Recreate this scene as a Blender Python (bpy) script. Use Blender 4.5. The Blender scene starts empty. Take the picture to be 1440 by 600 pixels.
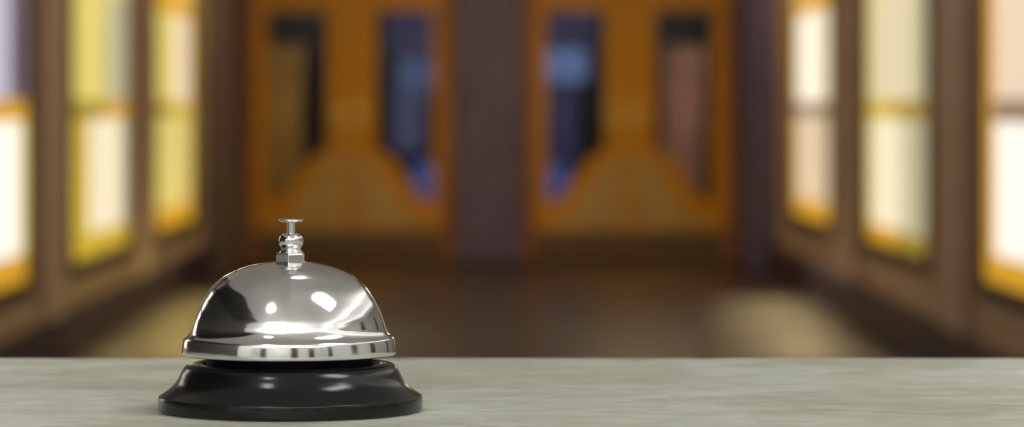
import bpy, bmesh, math
from mathutils import Vector, Matrix
C = bpy.context.scene.collection
S = bpy.context.scene

# ------------------------------------------------------------------ helpers
def srgb(r, g, b):
    f = lambda c: (c/255/12.92) if c/255 <= .04045 else ((c/255+.055)/1.055)**2.4
    return (f(r), f(g), f(b), 1)

def mat(name, base, rough=.5, metal=0., spec=.5, coat=0., emit=None, strength=0., coat_rough=.05):
    m = bpy.data.materials.new(name); m.use_nodes = True
    p = m.node_tree.nodes['Principled BSDF']
    p.inputs['Base Color'].default_value = base
    p.inputs['Roughness'].default_value = rough
    p.inputs['Metallic'].default_value = metal
    p.inputs['Specular IOR Level'].default_value = spec
    p.inputs['Coat Weight'].default_value = coat
    p.inputs['Coat Roughness'].default_value = coat_rough
    if emit:
        p.inputs['Emission Color'].default_value = emit
        p.inputs['Emission Strength'].default_value = strength
    return m

def noise_mix(m, c1, c2, scale=(1, 1, 1), nscale=5, detail=6, rough_rng=None, bump=0, lo=.35, hi=.65, distort=0):
    nt = m.node_tree; N = nt.nodes; L = nt.links; p = N['Principled BSDF']
    tc = N.new('ShaderNodeTexCoord'); mp = N.new('ShaderNodeMapping'); mp.inputs['Scale'].default_value = scale
    nz = N.new('ShaderNodeTexNoise'); nz.inputs['Scale'].default_value = nscale; nz.inputs['Detail'].default_value = detail
    nz.inputs['Distortion'].default_value = distort
    rp = N.new('ShaderNodeValToRGB')
    rp.color_ramp.elements[0].position = lo; rp.color_ramp.elements[1].position = hi
    rp.color_ramp.elements[0].color = c1; rp.color_ramp.elements[1].color = c2
    L.new(tc.outputs['Object'], mp.inputs['Vector']); L.new(mp.outputs['Vector'], nz.inputs['Vector'])
    L.new(nz.outputs['Fac'], rp.inputs['Fac']); L.new(rp.outputs['Color'], p.inputs['Base Color'])
    if rough_rng:
        mr = N.new('ShaderNodeMapRange'); mr.inputs['From Min'].default_value = .3; mr.inputs['From Max'].default_value = .7
        mr.inputs['To Min'].default_value, mr.inputs['To Max'].default_value = rough_rng
        L.new(nz.outputs['Fac'], mr.inputs['Value']); L.new(mr.outputs['Result'], p.inputs['Roughness'])
    if bump:
        b = N.new('ShaderNodeBump'); b.inputs['Strength'].default_value = bump; b.inputs['Distance'].default_value = .002
        L.new(nz.outputs['Fac'], b.inputs['Height']); L.new(b.outputs['Normal'], p.inputs['Normal'])
    return m

def link(name, bm, m, parent=None, smooth=False, bevel=0, kind=None, loc=None):
    bmesh.ops.remove_doubles(bm, verts=bm.verts, dist=1e-7)
    bmesh.ops.recalc_face_normals(bm, faces=bm.faces)
    me = bpy.data.meshes.new(name); bm.to_mesh(me); bm.free()
    me.materials.append(m)
    if smooth:
        for f in me.polygons: f.use_smooth = True
    o = bpy.data.objects.new(name, me); C.objects.link(o)
    if loc: o.location = loc
    if parent: o.parent = parent
    if bevel:
        b = o.modifiers.new('Bevel', 'BEVEL'); b.width = bevel; b.segments = 3; b.limit_method = 'ANGLE'
    if kind: o['kind'] = kind
    return o

def box(bm, x0, x1, y0, y1, z0, z1):
    v = [bm.verts.new((x, y, z)) for x in (x0, x1) for y in (y0, y1) for z in (z0, z1)]
    for q in ((0, 1, 3, 2), (4, 6, 7, 5), (0, 4, 5, 1), (2, 3, 7, 6), (0, 2, 6, 4), (1, 5, 7, 3)):
        bm.faces.new([v[i] for i in q])

def boxes(*bs):
    bm = bmesh.new()
    for b in bs: box(bm, *b)
    return bm

def lathe(profile, seg=128, center=(0, 0, 0), closed=False):
    """profile: list of (r, z); spun about Z"""
    bm = bmesh.new(); rings = []
    for r, z in profile:
        if r < 1e-9: rings.append([bm.verts.new((center[0], center[1], center[2]+z))])
        else:
            rings.append([bm.verts.new((center[0]+r*math.cos(2*math.pi*i/seg), center[1]+r*math.sin(2*math.pi*i/seg), center[2]+z)) for i in range(seg)])
    pairs = list(zip(rings, rings[1:])) + ([(rings[-1], rings[0])] if closed else [])
    for a, b in pairs:
        for i in range(seg):
            j = (i+1) % seg
            if len(a) == 1 and len(b) == 1: continue
            if len(a) == 1: bm.faces.new((a[0], b[i], b[j]))
            elif len(b) == 1: bm.faces.new((a[i], b[0], a[j]))
            else: bm.faces.new((a[i], b[i], b[j], a[j]))
    return bm

def spline(pts, n=8):
    """Catmull-Rom (centripetal-ish) through 2D points"""
    out = []
    P = [pts[0]] + list(pts) + [pts[-1]]
    for i in range(1, len(P)-2):
        p0, p1, p2, p3 = (Vector(P[k]) for k in (i-1, i, i+1, i+2))
        for k in range(n):
            t = k/n
            out.append(.5*((2*p1)+(-p0+p2)*t+(2*p0-5*p1+4*p2-p3)*t*t+(-p0+3*p1-3*p2+p3)*t**3))
    out.append(Vector(P[-2]))
    return [(max(0, v.x), v.y) for v in out]

def prism_xz(bm, outline, y0, y1):
    """extrude a polygon lying in XZ along Y"""
    a = [bm.verts.new((x, y0, z)) for x, z in outline]; b = [bm.verts.new((x, y1, z)) for x, z in outline]
    bm.faces.new(a); bm.faces.new(list(reversed(b)))
    n = len(a)
    for i in range(n): bm.faces.new((a[i], a[(i+1) % n], b[(i+1) % n], b[i]))

def empty(name, loc, label=None, cat=None, group=None, kind=None):
    o = bpy.data.objects.new(name, None); C.objects.link(o); o.location = loc; o.empty_display_size = .05
    tag(o, label, cat, group, kind); return o

def tag(o, label=None, cat=None, group=None, kind=None):
    if label: o['label'] = label
    if cat: o['category'] = cat
    if group: o['group'] = group
    if kind: o['kind'] = kind
    return o

# ------------------------------------------------------------------ camera
FPX = 5000.0
CAM_H = 1.17
cam = bpy.data.cameras.new('camera'); co = bpy.data.objects.new('camera', cam); C.objects.link(co)
co.location = (0, 0, CAM_H); co.rotation_euler = (math.radians(90), 0, 0)
cam.sensor_fit = 'HORIZONTAL'; cam.sensor_width = 36; cam.lens = FPX*36/1440
cam.shift_x = 30/1440; cam.shift_y = -150/1440
cam.clip_start = .05; cam.clip_end = 200
cam.dof.use_dof = True; cam.dof.focus_distance = 1.17; cam.dof.aperture_fstop = 13.5
S.camera = co

# ------------------------------------------------------------------ materials
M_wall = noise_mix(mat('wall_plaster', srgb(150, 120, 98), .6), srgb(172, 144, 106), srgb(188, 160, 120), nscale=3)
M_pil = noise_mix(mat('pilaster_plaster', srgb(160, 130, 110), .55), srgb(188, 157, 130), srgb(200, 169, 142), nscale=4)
M_wallr = noise_mix(mat('dim_right_wall_plaster', srgb(150, 122, 98), .6), srgb(148, 118, 96), srgb(164, 132, 110), nscale=3)  # wall plaster darkened: the right side's weaker light put into the colour
M_pilr = noise_mix(mat('dim_right_pilaster_plaster', srgb(160, 130, 110), .55), srgb(154, 124, 110), srgb(166, 136, 122), nscale=4)  # pilaster plaster, likewise darkened for the dimmer right side
M_grey = noise_mix(mat('pier_paint', srgb(110, 100, 104), .6), srgb(100, 87, 106), srgb(112, 97, 116), nscale=3)
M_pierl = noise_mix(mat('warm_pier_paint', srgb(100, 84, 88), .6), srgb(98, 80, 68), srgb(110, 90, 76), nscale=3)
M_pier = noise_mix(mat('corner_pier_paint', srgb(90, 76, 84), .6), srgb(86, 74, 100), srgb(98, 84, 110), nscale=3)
M_base = mat('baseboard_wood', srgb(56, 36, 44), .6, spec=.2)
M_frame = noise_mix(mat('dark_frame_wood', srgb(70, 48, 44), .5), srgb(96, 68, 60), srgb(116, 84, 74), scale=(8, 1, 1), nscale=4)
M_floor = noise_mix(mat('floor_tiles', srgb(120, 88, 58), .3), srgb(44, 31, 21), srgb(55, 41, 28), nscale=1.2, rough_rng=(.28, .36))
M_hfloor = mat('hall_floor', srgb(206, 204, 200), .6)
M_ceil = mat('corridor_ceiling', srgb(150, 125, 95), .8)
M_white = mat('hall_plaster', srgb(232, 232, 230), .8)
M_greywall = mat('hall_grey_plaster', srgb(205, 205, 203), .8)
M_panel = noise_mix(mat('hall_dark_panelling', srgb(60, 56, 54), .5), srgb(52, 49, 48), srgb(74, 70, 68), scale=(1, 6, 1), nscale=4)
M_door = noise_mix(mat('orange_door_wood', srgb(205, 125, 40), .45, spec=.25), srgb(204, 134, 4), srgb(220, 150, 10), scale=(6, 6, .6), nscale=5)
M_door_red = noise_mix(mat('casing_wood', srgb(150, 85, 45), .45), srgb(150, 88, 40), srgb(168, 102, 50), scale=(6, 6, .6), nscale=5)
M_dpanel = noise_mix(mat('door_panel_wood', srgb(190, 150, 60), .4, coat=.2), srgb(182, 138, 56), srgb(208, 162, 72), scale=(3, 3, 3), nscale=4)
M_kick = mat('kick_plate_wood', srgb(104, 74, 36), .5)
M_brass = mat('brass', srgb(190, 150, 70), .3, metal=1)
M_navy = mat('vestibule_navy', srgb(46, 40, 58), .7)
M_vfloor = mat('vestibule_floor', srgb(60, 48, 40), .5)
M_tan = noise_mix(mat('tan_curtain', srgb(190, 150, 80), .9), srgb(200, 158, 72), srgb(218, 176, 90), nscale=8)
M_mauve = noise_mix(mat('mauve_curtain', srgb(170, 125, 105), .9), srgb(184, 140, 122), srgb(204, 158, 138), nscale=8)
M_black = mat('dark_drape', srgb(36, 28, 36), .9)

def glass_mat(name, rgb, s, var=.0):
    """back-lit stained glass"""
    c = srgb(*rgb)
    m = mat(name, (c[0]*.4, c[1]*.4, c[2]*.4, 1), .25, emit=c, strength=s)
    return m
G = dict(
    cream=glass_mat('cream_glass', (250, 238, 205), 0.90),
    white=glass_mat('white_glass', (255, 248, 235), 1.03),
    pale=glass_mat('pale_straw_glass', (240, 227, 188), .8),
    pink=glass_mat('pink_glass', (246, 222, 196), 0.85),
    yellow=glass_mat('yellow_glass', (232, 212, 96), 0.81),
    straw=glass_mat('straw_glass', (234, 218, 122), 0.85),
    amber=glass_mat('amber_glass', (230, 172, 44), 0.77),
    honey=glass_mat('honey_glass', (232, 212, 130), .8),
    blush=glass_mat('blush_glass', (234, 212, 176), .75),
    olive=glass_mat('olive_glass', (176, 150, 50), 0.72),
    gold=glass_mat('gold_glass', (224, 190, 60), 0.77),
    lilac=glass_mat('lilac_glass', (214, 216, 236), 0.77),
    reveal_shade=glass_mat('shaded_reveal_pane', (130, 118, 132), 0.54),  # stands for the wall reveal in shadow, shade put into the pane colour
    greygreen=glass_mat('grey_green_glass', (200, 196, 160), 0.77),
    daylight_boost=glass_mat('boosted_daylight_glass', (255, 244, 222), 4.00),
    taupe=glass_mat('taupe_glass', (170, 146, 120), 0.63),
)

def clear_glass(name):
    m = bpy.data.materials.new(name); m.use_nodes = True
    nt = m.node_tree; nt.nodes.clear(); N = nt.nodes; L = nt.links
    out = N.new('ShaderNodeOutputMaterial'); mx = N.new('ShaderNodeMixShader')
    tr = N.new('ShaderNodeBsdfTransparent'); tr.inputs['Color'].default_value = (.86, .88, .94, 1)
    gl = N.new('ShaderNodeBsdfGlossy'); gl.inputs['Roughness'].default_value = .15
    mx.inputs['Fac'].default_value = .012
    L.new(tr.outputs['BSDF'], mx.inputs[1]); L.new(gl.outputs['BSDF'], mx.inputs[2])
    L.new(mx.outputs['Shader'], out.inputs['Surface'])
    return m
M_glass = clear_glass('clear_door_glass')

# ------------------------------------------------------------------ shell
HW = 2.0            # corridor half width
Y0, Y1 = 10.5, 27.0 # corridor start, end wall
HH = 3.2
LX, RX, BY = -3.4, 3.4, -3.2   # reception hall
link('floor', boxes((-HW-.3, HW+.3, Y0-.1, Y1+.3, -.12, 0)), M_floor, kind='structure')
link('floor', boxes((LX-.3, RX+.3, BY-.3, Y0-.1, -.12, 0)), M_hfloor, kind='structure')
link('ceiling', boxes((-HW-.25, HW+.25, Y0, Y1+.25, HH, HH+.12)), M_ceil, kind='structure')
link('ceiling', boxes((LX-.2, RX+.2, BY-.2, Y0, HH, HH+.12)), M_white, kind='structure')
# reception hall walls (they are what the chrome dome reflects)
link('wall_back', boxes((LX, RX, BY-.2, BY, 0, HH)), M_white, kind='structure')
link('wall_hall_right', boxes((RX, RX+.2, BY-.2, Y0, 0, HH)), M_greywall, kind='structure')
link('wall_hall_left', boxes((LX-.2, LX, BY-.2, Y0, 0, HH)), M_white, kind='structure')
link('trim_reflected_panelling', boxes((LX, LX+.05, -1.3, 5.4, 0, HH), (LX, -2.0, -1.3, 8.0, HH-.03, HH)), M_panel, kind='structure')
link('wall_front', boxes((LX, -HW-.25, Y0-.2, Y0, 0, HH), (HW+.25, RX, Y0-.2, Y0, 0, HH)), M_greywall, kind='structure')

link('trim_reflected_panelling', boxes(*[(RX-.04, RX, y, y+.5, 0, 2.3) for y in (-2.2, .2, 1.9, 4.6)], *[(x, x+.55, BY, BY+.04, 0, 2.2) for x in (-2.3, .35, 1.9)]), M_panel, kind='structure')  # unseen dark strips, added so the bell rim reflects stripes
ZB, ZT = .42, 2.55          # stained glass bottom / top
FW = .07
ZBS = {-1: .42, 1: .47}
wins_L = [(12.6, 15.35), (16.84, 19.6), (21.02, 23.9)]
wins_R = [(11.7, 14.4), (16.15, 18.9), (20.75, 23.5)]
def side_wall(name, sx, wins):
    ZB = ZBS[sx]
    bs = []
    X0, X1 = sorted((sx*HW, sx*(HW+.25)))
    bs.append((X0, X1, Y0, Y1, 0, ZB-FW)); bs.append((X0, X1, Y0, Y1, ZT+FW, HH))
    ys = [Y0] + [v for a, b in wins for v in (a-FW, b+FW)] + [Y1]
    for a, b in zip(ys[::2], ys[1::2]): bs.append((X0, X1, a, b, ZB-FW, ZT+FW))
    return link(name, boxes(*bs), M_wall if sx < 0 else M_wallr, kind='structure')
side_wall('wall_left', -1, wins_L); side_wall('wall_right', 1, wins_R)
for nm, sx in (('baseboard_left', -1), ('baseboard_right', 1)):
    X0, X1 = sorted((sx*HW, sx*(HW-.045)))
    link(nm, boxes((X0, X1, Y0, 24.8, 0, .21)), M_base, kind='structure', bevel=.006)

k = 1
def trim(bm, m, bevel=.008):
    global k
    o = link('trim_%d' % k, bm, m, kind='structure', bevel=bevel); k += 1; return o
def pilaster(sx, a, b):
    X0, X1 = sorted((sx*HW, sx*(HW-.035)))
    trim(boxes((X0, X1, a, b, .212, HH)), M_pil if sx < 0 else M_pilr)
for a, b in ((15.75, 16.4), (19.95, 20.5)): pilaster(-1, a, b)
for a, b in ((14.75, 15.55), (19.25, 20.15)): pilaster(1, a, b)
# grey corner piers
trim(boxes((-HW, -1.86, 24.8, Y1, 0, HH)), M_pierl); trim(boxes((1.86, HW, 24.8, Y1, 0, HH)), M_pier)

# stained glass windows
hw = empty('window_hall', (LX, 6.4, .9), kind='structure')
link('window_frame', boxes((0, .06, -.76, -.7, -.06, 2.0), (0, .06, .7, .76, -.06, 2.0), *[(0, .06, -.7, .7, z, z+.1) for z in (-.06, .34, .74, 1.14, 1.54, 1.94)]), M_panel, hw)
for z in (.04, .44, .84, 1.24, 1.64):
    link('window_pane', boxes((.01, .02, -.7, .7, z, z+.3)), G['daylight_boost'], hw)
wk = 1
def window(sx, y0, y1, pieces):
    """pieces: (material, part name, v0, v1, z0, z1); v = 0 near .. 1 far"""
    global wk
    ZB = ZBS[sx]; d = ZB-.42
    root = empty('window_%d' % wk, (sx*HW, (y0+y1)/2, ZB), kind='structure'); wk += 1
    inv = Matrix.Translation(-Vector(root.location))
    def put(nm, bm, m, **kw):
        bmesh.ops.transform(bm, matrix=inv, verts=bm.verts); return link(nm, bm, m, root, **kw)
    a, b = sx*(HW-.028), sx*(HW+.1); X0, X1 = min(a, b), max(a, b)
    put('window_frame', boxes((X0, X1, y0-FW, y0, ZB-FW, ZT+FW), (X0, X1, y1, y1+FW, ZB-FW, ZT+FW),
        (X0, X1, y0, y1, ZT, ZT+FW)), M_frame, bevel=.006)
    put('window_sill', boxes((X0, X1, y0, y1, ZB-FW, ZB)), M_base, bevel=.006)
    a, b = sx*(HW+.006), sx*(HW+.016); X0, X1 = min(a, b), max(a, b)
    D = y1-y0
    for m, nm, v0, v1, z0, z1 in pieces:
        put(nm, boxes((X0, X1, y0+v0*D, y0+v1*D, z0+(d if z0 < .6 else 0), z1+(d if z1 < .7 else 0))), G[m])
    return root
ZM0, ZM1 = 1.11, 1.20      # transom band
ZU = 1.76                  # amber band above the upper pane
def pieces(low, up, mid, border, lowb=('amber', 'amber'), bw=.12, nb=.1, fb=.08, near='gold', far='gold', farup=None):
    P = [(lowb[0], 'amber_border', 0, .5, ZB, ZB+bw), (lowb[1], 'amber_border', .5, 1, ZB, ZB+bw)]
    P += [(near, 'side_border', 0, nb, ZB+bw, ZM0), (far, 'side_border', 1-fb, 1, ZB+bw, ZM0)]
    P += [(near, 'side_border', 0, nb, ZM1, ZU), (farup or far, 'side_border', 1-fb, 1, ZM1, ZU)]
    v = nb
    for m, w in low:
        P.append((m, 'lower_pane', v, v+w*(1-nb-fb), ZB+bw, ZM0)); v += w*(1-nb-fb)
    v = nb
    for m, w in up:
        P.append((m, 'upper_pane', v, v+w*(1-nb-fb), ZM1, ZU)); v += w*(1-nb-fb)
    v = 0
    for m, w in mid:
        P.append((m, 'transom_pane', v, v+w, ZM0, ZM1)); v += w
    P.append((border, 'amber_border', 0, 1, ZU, ZU+.12))
    P.append(('daylight_boost', 'top_pane', 0, 1, ZU+.26, ZT)); P.append((low[0][0], 'top_pane', 0, 1, ZU+.12, ZU+.26))  # out-of-frame top pane made overbright to add fill light on the walls
    return P
window(-1, *wins_L[0], pieces([('white', 1)], [('lilac', .84), ('reveal_shade', .16)], [('olive', .5), ('amber', .5)], 'amber', far='straw', farup='reveal_shade', near='straw', fb=.07, bw=.12))
window(-1, *wins_L[1], pieces([('gold', .25), ('cream', .75)], [('straw', .62), ('greygreen', .38)], [('olive', .6), ('amber', .4)], 'straw', near='yellow', far='greygreen', fb=.1, nb=.14, lowb=('gold', 'gold')))
window(-1, *wins_L[2], pieces([('straw', .3), ('honey', .7)], [('straw', .5), ('pink', .5)], [('olive', .5), ('gold', .5)], 'amber', bw=.13, near='gold', far='gold', nb=.16))
window(1, *wins_R[0], pieces([('white', 1)], [('pink', 1)], [('taupe', .94), ('amber', .06)], 'cream', near='cream', far='amber', fb=.09, lowb=('honey', 'amber'), bw=.11))
window(1, *wins_R[1], pieces([('greygreen', .4), ('cream', .6)], [('greygreen', .2), ('pale', .8)], [('olive', .5), ('gold', .5)], 'straw', near='greygreen', far='straw', lowb=('olive', 'amber'), bw=.09))
window(1, *wins_R[2], pieces([('blush', .6), ('pink', .4)], [('cream', .5), ('white', .5)], [('taupe', 1)], 'amber', near='gold', far='gold', fb=.12, nb=.12, bw=.12))

# ------------------------------------------------------------------ end wall + doors
K = FPX/Y1
X = lambda px: (px-690)/K
Z = lambda py: CAM_H - (py-150)/K
DT = 2.08
link('wall_end', boxes((-1.86, 1.86, Y1, Y1+.25, DT+.08, HH), (X(640), X(735), Y1, Y1+.25, 0, DT+.08)), M_grey, kind='structure')
trim(boxes((X(642), X(733), Y1-.09, Y1, 0, HH)), M_grey, bevel=.02)   # centre pillar face

dk = 1
def smoothstep(t): return t*t*(3-2*t)
def door(xa, xb, ga, gb, inner_right):
    """leaf between pixel columns xa, xb with its glass between ga, gb; the lower panel climbs towards the meeting stile"""
    global dk
    x0, x1, g0, g1 = X(xa), X(xb), X(ga), X(gb)
    root = empty('door_%d' % dk, ((x0+x1)/2, Y1+.06, 0), kind='structure'); dk += 1
    inv = Matrix.Translation(-Vector(root.location))
    def put(nm, bm, m, parent=None, **kw):
        bmesh.ops.transform(bm, matrix=inv, verts=bm.verts); return link(nm, bm, m, root, **kw)
    zlo, zhi, zt = Z(283), Z(212), Z(14)
    n = 16
    curve = []                       # glass bottom, left to right
    for i in range(n+1):
        t = i/n; s = smoothstep(min(1, max(0, (t-.05)/.9)))
        if not inner_right: s = smoothstep(min(1, max(0, (1-t-.05)/.9)))
        curve.append((g0+t*(g1-g0), zlo+(zhi-zlo)*s))
    ya, yb = Y1+.03, Y1+.085
    bm = bmesh.new()                 # stiles, rails and curved lower rail around the glass opening
    box(bm, x0, g0, ya, yb, .22, DT); box(bm, g1, x1, ya, yb, .22, DT); box(bm, g0, g1, ya, yb, zt, DT)
    prism_xz(bm, [(g0, .22), (g1, .22)] + list(reversed(curve)), ya, yb)
    put('door_frame', bm, M_door)
    bm = bmesh.new()
    prism_xz(bm, [(x+(-.006 if i == 0 else .006 if i == n else 0), z-.006) for i, (x, z) in enumerate(curve)]+[(g1+.006, zt+.006), (g0-.006, zt+.006)], Y1+.05, Y1+.06)
    put('glass_pane', bm, M_glass)
    # raised yellow lower panel following the same curve a hand below the glass
    if inner_right: p0, p1 = x0+.07, x1-.03
    else: p0, p1 = x0+.03, x1-.07
    top = []
    for i in range(n+1):
        t = i/n; tt = (t-.1)/.9 if inner_right else (1-t-.1)/.9
        top.append((p0+t*(p1-p0), Z(312)+(Z(212)-Z(312))*smoothstep(min(1, max(0, tt)))))
    bm = bmesh.new(); prism_xz(bm, [(p0, .235), (p1, .235)] + list(reversed(top)), Y1+.012, Y1+.03)
    put('lower_panel', bm, M_dpanel, bevel=.004)
    put('kick_plate', boxes((x0, x1, Y1+.02, Y1+.085, .005, .22)), M_kick)
    # lever handle on a plate at the meeting stile
    hx = (x1-.07) if inner_right else (x0+.07)
    bm = boxes((hx-.025, hx+.025, Y1+.018, Y1+.03, 1.0, 1.2))
    d = -1 if inner_right else 1
    xs = sorted((hx-d*.012, hx+d*.12*-1))
    box(bm, hx-.01, hx+.01, Y1-.035, Y1+.018, 1.09, 1.11)
    box(bm, min(hx-.01, hx+d*.11), max(hx+.01, hx+d*.11), Y1-.05, Y1-.035, 1.085, 1.112)
    put('door_handle', bm, M_brass, bevel=.003)
    return root
door(358, 491.5, 376, 460, True); door(492.5, 622, 529, 610, False)
door(752, 882, 768, 851, True); door(883, 1020, 922, 1003, False)
# casings
for a, b, l, r in ((345, 640, 358, 622), (735, 1034, 752, 1020)):
    trim(boxes((X(a), X(l)-.002, Y1-.01, Y1+.12, 0, DT+.08), (X(r)+.002, X(b), Y1-.01, Y1+.12, 0, DT+.08), (X(l)-.002, X(r)+.002, Y1-.01, Y1+.12, DT+.004, DT+.08)), M_door_red)

# ------------------------------------------------------------------ vestibule behind the doors
VY = 31.0
link('floor', boxes((-2.6, 2.6, Y1+.3, VY+.2, -.12, 0)), M_vfloor, kind='structure')
link('ceiling', boxes((-2.6, 2.6, Y1+.25, VY+.2, 3.0, 3.12)), M_navy, kind='structure')
link('wall_left', boxes((-2.6, -2.5, Y1+.25, VY, 0, 3.0)), M_navy, kind='structure')
link('wall_right', boxes((2.5, 2.6, Y1+.25, VY, 0, 3.0)), M_navy, kind='structure')
link('wall_end', boxes((-2.6, 2.6, VY, VY+.2, 0, 3.0)), M_navy, kind='structure')
KV = FPX/VY
XV = lambda px: (px-690)/KV
ZV = lambda py: CAM_H - (py-150)/KV
B = dict(
    sky=mat('dusk_pane', srgb(60, 70, 100), .2, emit=srgb(100, 118, 162), strength=.36),
    sky2=mat('pale_dusk_pane', srgb(60, 70, 100), .2, emit=srgb(108, 128, 172), strength=.62),
    dim=mat('dim_dusk_pane', srgb(40, 40, 70), .2, emit=srgb(54, 50, 84), strength=.5),
    mid=mat('grey_dusk_pane', srgb(50, 50, 80), .2, emit=srgb(88, 88, 118), strength=.45),
    blue=mat('blue_lit_pane', srgb(40, 60, 140), .2, emit=srgb(98, 110, 168), strength=.42))
def dusk_window(xa, xb, rows):
    global wk
    root = empty('window_%d' % wk, (XV((xa+xb)/2), VY, ZV(290)), kind='structure'); wk += 1
    inv = Matrix.Translation(-Vector(root.location))
    for m, ya, yb, pa, pb in rows:
        bm = boxes((XV(pa), XV(pb), VY-.02, VY-.004, ZV(yb), ZV(ya)))
        bmesh.ops.transform(bm, matrix=inv, verts=bm.verts); link('window_pane', bm, B[m], root)
    bm = boxes((XV(xa)-.03, XV(xa), VY-.04, VY, ZV(295), ZV(0)), (XV(xb), XV(xb)+.03, VY-.04, VY, ZV(295), ZV(0)))
    bmesh.ops.transform(bm, matrix=inv, verts=bm.verts); link('window_frame', bm, M_black, root)
dusk_window(545, 613, [('dim', 0, 72, 545, 613), ('sky', 80, 128, 560, 607), ('mid', 132, 215, 552, 596), ('blue', 228, 290, 578, 613)])
dusk_window(762, 836, [('dim', 0, 60, 762, 836), ('sky2', 68, 115, 768, 826), ('dim', 120, 222, 762, 812), ('blue', 230, 290, 762, 800)])

def curtain(name, xa, xb, yt, yb, y, m, label, cat, folds, amp=.05):
    kk = FPX/y; x0, x1 = (xa-690)/kk, (xb-690)/kk
    zt, zb = CAM_H-(yt-150)/kk, max(.01, CAM_H-(yb-150)/kk)
    bm = bmesh.new(); n = folds*10; th = .012
    cols = []
    for i in range(n+1):
        t = i/n; yy = amp*math.sin(t*folds*2*math.pi); x = (t-.5)*(x1-x0)
        row = []
        for j in range(9):
            u = j/8; row.append((x*(1-.06*math.sin(u*math.pi)), yy*(.55+.45*u), (zt-zb)*(1-u)))
        cols.append(row)
    vf = [[bm.verts.new(p) for p in r] for r in cols]
    vb = [[bm.verts.new((p[0], p[1]+th, p[2])) for p in r] for r in cols]
    for i in range(n):
        for j in range(8):
            bm.faces.new((vf[i][j], vf[i+1][j], vf[i+1][j+1], vf[i][j+1]))
            bm.faces.new((vb[i][j], vb[i][j+1], vb[i+1][j+1], vb[i+1][j]))
        bm.faces.new((vf[i][0], vb[i][0], vb[i+1][0], vf[i+1][0])); bm.faces.new((vf[i][8], vf[i+1][8], vb[i+1][8], vb[i][8]))
    for j in range(8):
        bm.faces.new((vf[0][j], vf[0][j+1], vb[0][j+1], vb[0][j])); bm.faces.new((vf[n][j], vb[n][j], vb[n][j+1], vf[n][j+1]))
    o = link(name, bm, m, smooth=True, loc=((x0+x1)/2, y, zb))
    return tag(o, label, cat)
curtain('curtain', 352, 428, 60, 420, 28.4, M_tan, 'tan curtain hanging behind the glass of the leftmost door', 'curtain', 4)
curtain('curtain', 932, 990, 62, 420, 28.4, M_mauve, 'mauve-brown curtain hanging behind the glass of the rightmost door', 'curtain', 3)
curtain('curtain', 1000, 1030, 20, 420, 28.4, M_tan, 'narrow brown curtain edge at the right side of the rightmost door glass', 'curtain', 2)

# ------------------------------------------------------------------ reception counter
CD = 1.152                               # camera to bell
CZ = CAM_H - 427/FPX*CD                  # counter top height
FAR = (CAM_H-CZ)*FPX/353                 # far edge of the worktop
M_marble = mat('pale_green_grey_marble', srgb(190, 192, 178), .4, spec=.3)
def marble():
    nt = M_marble.node_tree; N = nt.nodes; L = nt.links; p = N['Principled BSDF']
    tc = N.new('ShaderNodeTexCoord')
    def nz(scale, sc, det, dist):
        mp = N.new('ShaderNodeMapping'); mp.inputs['Scale'].default_value = sc
        t = N.new('ShaderNodeTexNoise'); t.inputs['Scale'].default_value = scale; t.inputs['Detail'].default_value = det; t.inputs['Distortion'].default_value = dist
        L.new(tc.outputs['Object'], mp.inputs['Vector']); L.new(mp.outputs['Vector'], t.inputs['Vector']); return t
    a = nz(9, (1, 1.3, 1), 8, 1.2); b = nz(60, (1, 1.4, 1), 6, .6)
    r1 = N.new('ShaderNodeValToRGB'); e = r1.color_ramp.elements
    e[0].position = .32; e[0].color = srgb(164, 165, 147); e[1].position = .7; e[1].color = srgb(198, 203, 195)
    r2 = N.new('ShaderNodeValToRGB'); e = r2.color_ramp.elements
    e[0].position = .35; e[0].color = (.80, .80, .76, 1); e[1].position = .68; e[1].color = (1.08, 1.08, 1.08, 1)
    mx = N.new('ShaderNodeMix'); mx.data_type = 'RGBA'; mx.blend_type = 'MULTIPLY'; mx.inputs[0].default_value = 1
    L.new(a.outputs['Fac'], r1.inputs['Fac']); L.new(b.outputs['Fac'], r2.inputs['Fac'])
    L.new(r1.outputs['Color'], mx.inputs[6]); L.new(r2.outputs['Color'], mx.inputs[7]); L.new(mx.outputs[2], p.inputs['Base Color'])
marble()
cnt = empty('reception_counter', (0, FAR-.33, 0), 'pale grey-green marble reception counter carrying the desk bell', 'counter')
link('countertop', boxes((-1.5, 1.5, -.33, .33, CZ-.04, CZ)), M_marble, cnt, bevel=.002)
link('counter_base', boxes((-1.45, 1.45, -.27, .27, .08, CZ-.04)), M_frame, cnt, bevel=.004)
link('plinth', boxes((-1.42, 1.42, -.22, .22, 0, .08)), M_base, cnt)

# ------------------------------------------------------------------ desk bell (profiles in photo pixels, 0.2304 mm each)
U = CD/FPX
M_chrome = mat('polished_chrome', (.80, .80, .80, 1), .09, metal=1)
noise_mix(M_chrome, (.74, .74, .74, 1), (.84, .84, .84, 1), nscale=90, detail=8, rough_rng=(.06, .16), scale=(1, 1, 2.5))
M_steel = mat('satin_steel', (.72, .72, .72, 1), .18, metal=1)
M_enamel = mat('black_enamel', srgb(16, 16, 16), .19, spec=.3)
bell = empty('desk_bell', ((408.6-690)*U, CD, CZ), 'chrome domed desk bell with black flared base standing on the marble counter', 'bell')
sc = lambda pr: [(r*U, z*U) for r, z in pr]
prof = [(0, 0), (178, 0), (182, .6), (184.6, 2.2), (185.4, 5)] + [(185.4, 19.5), (185.0, 20.8), (184.2, 21.6)]
prof += spline([(184, 21.7), (179, 25), (172, 30), (165.5, 35.5), (160, 42), (155.7, 49.6), (152.2, 57), (148.3, 62.6), (143, 66.4), (136.5, 67.8), (131, 67.6)], 6)[1:]
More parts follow.
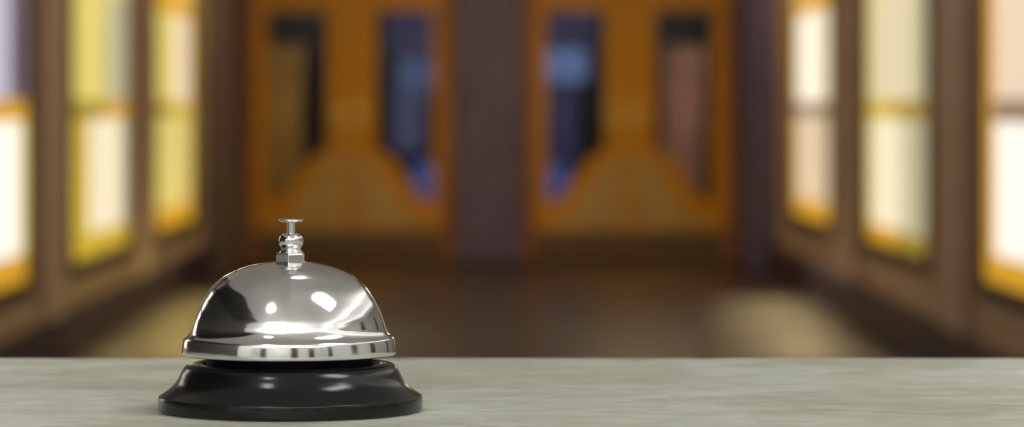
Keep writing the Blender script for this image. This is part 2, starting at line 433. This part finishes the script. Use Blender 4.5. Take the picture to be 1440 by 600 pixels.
prof += [(127.5, 66.4), (125, 63.5), (123, 60), (119, 57.5), (60, 56.5), (0, 56.5)]
link('base', lathe(sc(prof), 192), M_enamel, bell, smooth=True)
OX = (406.4-408.6)*U
outer = [(147.2, 103), (148.2, 101), (148.7, 98.5), (149.2, 95), (150.5, 83), (150.2, 80.6), (148.6, 79)]
dome = spline([(0, 210.3), (18, 209.6), (35, 208), (62, 202), (87, 191.5), (99, 183), (111, 170.5), (122, 152.5), (129.8, 136), (133.6, 125), (136, 117), (138.8, 111), (142, 107), (145.5, 104.4)], 8)
dome = dome + outer
inner = [(max(0, r-2.5) , z-3.0) for r, z in reversed(spline([(0, 210.3), (35, 208), (62, 202), (87, 191.5), (99, 183), (111, 170.5), (122, 152.5), (129.8, 135), (136, 117)], 3))]
inner = [(146.4, 79)] + [(146.2, 84), (144, 100)] + inner
link('bell_dome', lathe(sc(dome+inner), 192, (OX, 0, 0)), M_chrome, bell, smooth=True)
M_matt = mat('gap_filler_black', srgb(16, 16, 16), .6, spec=.15)
link('gap_filler', lathe(sc([(0, 56), (119, 56), (118, 60), (116, 84), (113, 88), (0, 88)]), 96, (OX*.5, 0, 0)), M_matt, bell, smooth=False, bevel=.0004)  # added black filler, blocks reflections in the gap under the dome
# support post between base and dome
link('center_post', lathe(sc([(0, 87), (12, 87), (12, 90), (8, 92), (8, 205), (0, 205)]), 48), M_enamel, bell, smooth=False)
# hexagonal nut with a chamfered top
NX = (408.2-408.6)*U
bm = bmesh.new()
rings = []
for r, z in ((0, 208), (21.6, 208), (21.6, 220), (20, 221.6), (0, 221.6)):
    if r == 0: rings.append([bm.verts.new((0, 0, z*U))])
    else: rings.append([bm.verts.new((r*U*math.cos(math.radians(-94+60*i)), r*U*math.sin(math.radians(-94+60*i)), z*U)) for i in range(6)])
for a, b in zip(rings, rings[1:]):
    for i in range(6):
        j = (i+1) % 6
        if len(a) == 1: bm.faces.new((a[0], b[j], b[i]))
        elif len(b) == 1: bm.faces.new((a[i], a[j], b[0]))
        else: bm.faces.new((a[i], a[j], b[j], b[i]))
link('hex_nut', bm, M_steel, bell, bevel=.00012, loc=(NX, 0, 0))
PX = (409.4-408.6)*U
hp = [(0, 221.4), (16.2, 221.4), (16.4, 223)] + spline([(15.2, 224.4), (13.6, 226), (13.4, 228), (15, 230.6), (16.8, 234), (17.3, 238.5), (16.6, 243), (14.2, 246.6), (10.5, 248.8), (7, 249.4)], 6) + [(0, 249.5)]
link('plunger_housing', lathe(sc(hp), 96, (PX, 0, 0)), M_chrome, bell, smooth=True)
pl = link('plunger_stem', lathe(sc([(0, 249), (5.5, 249), (5.5, 265), (0, 265)]), 48, (PX, 0, 0)), M_steel, bell)
bp = [(0, 264.6)] + [(6, 264.6), (11, 265.0), (15.8, 265.9), (17.3, 267), (17.4, 268), (16.6, 268.9), (14, 269.4), (8, 269.8), (0, 270)]
link('plunger_button', lathe(sc(bp), 96, (PX, 0, 0)), M_chrome, pl, smooth=True)

# ------------------------------------------------------------------ lamps
def area(name, loc, size, energy, color, parent=None, rot=(0, 0, 0), shape='RECTANGLE', size_y=None, spread=math.pi):
    l = bpy.data.lights.new(name, 'AREA'); l.shape = shape; l.size = size
    if size_y: l.size_y = size_y
    l.energy = energy; l.color = color; l.spread = spread
    o = bpy.data.objects.new(name, l); C.objects.link(o); o.location = loc; o.rotation_euler = rot
    if parent: o.parent = parent
    return o
M_lampframe = mat('lamp_frame', srgb(220, 220, 220), .4)
M_diff = mat('lamp_diffuser', srgb(255, 255, 255), .4, emit=(1, .98, .95, 1), strength=15)
M_diff2 = mat('downlight_diffuser', srgb(255, 255, 255), .4, emit=(1, .98, .95, 1), strength=40)
M_warm = mat('warm_fill_diffuser', srgb(255, 230, 180), .4, emit=(1, .84, .55, 1), strength=50)
M_vest = mat('vestibule_diffuser', srgb(255, 230, 180), .4, emit=(1, .84, .55, 1), strength=50)
def panel_lamp(x, y, w, d, label, m=M_diff):
    r = empty('ceiling_light', (x, y, HH), label, 'ceiling light')
    link('frame', boxes((-w/2-.03, -w/2, -d/2-.03, d/2+.03, -.04, 0), (w/2, w/2+.03, -d/2-.03, d/2+.03, -.04, 0),
        (-w/2, w/2, -d/2-.03, -d/2, -.04, 0), (-w/2, w/2, d/2, d/2+.03, -.04, 0)), M_lampframe, r)
    link('diffuser', boxes((-w/2, w/2, -d/2, d/2, -.03, -.01)), m, r)
def downlight(x, y, rad, label, m=M_diff2, z=HH):
    r = empty('ceiling_light', (x, y, z), label, 'ceiling light')
    link('ring', lathe([(rad, 0), (rad, -.03), (rad+.03, -.03), (rad+.03, 0)], 48, closed=True), M_lampframe, r)
    link('diffuser', lathe([(0, -.012), (rad, -.012), (rad, 0), (0, 0)], 48), m, r)
panel_lamp(1.55, .55, 1.1, .6, 'rectangular ceiling panel lamp mirrored as the white oblong on the bell dome')
downlight(-.85, -.4, .16, 'round ceiling lamp mirrored as the soft spot left of centre on the dome')
downlight(.05, 2.4, .09, 'round ceiling lamp mirrored as the spark under the hexagonal nut')
panel_lamp(-.9, -2.2, 1.2, .6, 'rectangular ceiling panel lamp at the back of the reception hall')
downlight(-1.05, 24.2, .22, 'added warm round ceiling lamp brightening the left pair of doors', M_warm)  # this pair of warm lamps is unseen, added to brighten the doors
downlight(1.05, 24.2, .22, 'added warm round ceiling lamp brightening the right pair of doors', M_warm)

# unseen cove lights, added to brighten the hall ceiling and the dome
def cove(x0, x1, y0, y1, label, e):
    r = empty('added_cove_light', ((x0+x1)/2, (y0+y1)/2, 2.55), label, 'added fill light')
    hx, hy = (x1-x0)/2, (y1-y0)/2
    link('trough', boxes((-hx, hx, -hy, hy, -.02, 0), (-hx, hx, -hy, -hy+.015, 0, .09), (-hx, hx, hy-.015, hy, 0, .09)) if hx > hy else
        boxes((-hx, hx, -hy, hy, -.02, 0), (-hx, -hx+.015, -hy, hy, 0, .09), (hx-.015, hx, -hy, hy, 0, .09)), M_lampframe, r)
    area('cove_fill', (0, 0, .05), 2*hx-.06, e, (1, .98, .95), r, (math.pi, 0, 0), 'RECTANGLE', 2*hy-.06)
cove(RX-.2, RX, -3.0, 8.0, 'added fill light in a long white cove high along the right wall of the reception hall', 55)
cove(-2.6, 2.6, BY, BY+.2, 'added fill light in a white cove high on the wall behind the reception desk', 175)
# unseen slot lamps, added to make the light pools on the corridor floor
def slot(x0, y0, x1, y1, e, color, label, spread=20):
    L = math.hypot(x1-x0, y1-y0)
    r = empty('added_slot_lamp', ((x0+x1)/2, (y0+y1)/2, HH), label, 'added slot lamp'); r.rotation_euler = (0, 0, -math.atan2(x1-x0, y1-y0))
    link('housing', boxes((-.06, -.045, -L/2, L/2, -.06, 0), (.045, .06, -L/2, L/2, -.06, 0), (-.045, .045, -L/2, -L/2+.015, -.06, 0), (-.045, .045, L/2-.015, L/2, -.06, 0)), M_lampframe, r)
    area('floor_pool_light', (0, 0, -.05), .08, e, color, r, (0, 0, 0), 'RECTANGLE', L-.06, math.radians(spread))
slot(-1.5, 16.4, -1.62, 22.2, 75, (.97, 1, .41), 'added long slot lamp making the light pool by the left window wall')
slot(1.42, 16.4, 1.70, 21.8, 72, (.91, 1, .67), 'added long slot lamp making the light pool by the right window wall', 16)
# unseen spots, added to brighten the curtains behind the doors
def spot(x, y, z, e, color, label, ang=26):
    r = empty('added_spot_lamp', (x, y, z), label, 'added spot lamp')
    link('housing', lathe([(0, -.02), (.05, -.02), (.05, -.1), (.06, -.1), (.06, 0), (0, 0)], 40), M_lampframe, r)
    l = bpy.data.lights.new('curtain_fill_spot', 'SPOT'); l.energy = e; l.color = color; l.spot_size = math.radians(ang); l.spot_blend = .6; l.shadow_soft_size = .04
    o = bpy.data.objects.new('curtain_fill_spot', l); C.objects.link(o); o.parent = r; o.location = (0, 0, -.12)
spot(-1.6, 27.75, 3.0, 76, (1, .84, .60), 'added warm spot lamp brightening the curtain behind the left pair of doors', 60)
spot(1.6, 27.75, 3.0, 130, (1, .84, .60), 'added warm spot lamp brightening the curtains behind the right pair of doors', 60)

# ------------------------------------------------------------------ world + view
w = bpy.data.worlds.new('world'); S.world = w; w.use_nodes = True
w.node_tree.nodes['Background'].inputs['Color'].default_value = (.02, .02, .035, 1)
w.node_tree.nodes['Background'].inputs['Strength'].default_value = 1
vs = S.view_settings
vs.view_transform = 'Standard'; vs.look = 'None'; vs.exposure = 0; vs.gamma = 1; vs.use_curve_mapping = False
S.cycles.max_bounces = 8; S.cycles.diffuse_bounces = 5; S.cycles.transparent_max_bounces = 12
S.cycles.use_denoising = True
S.cycles.sample_clamp_indirect = 6
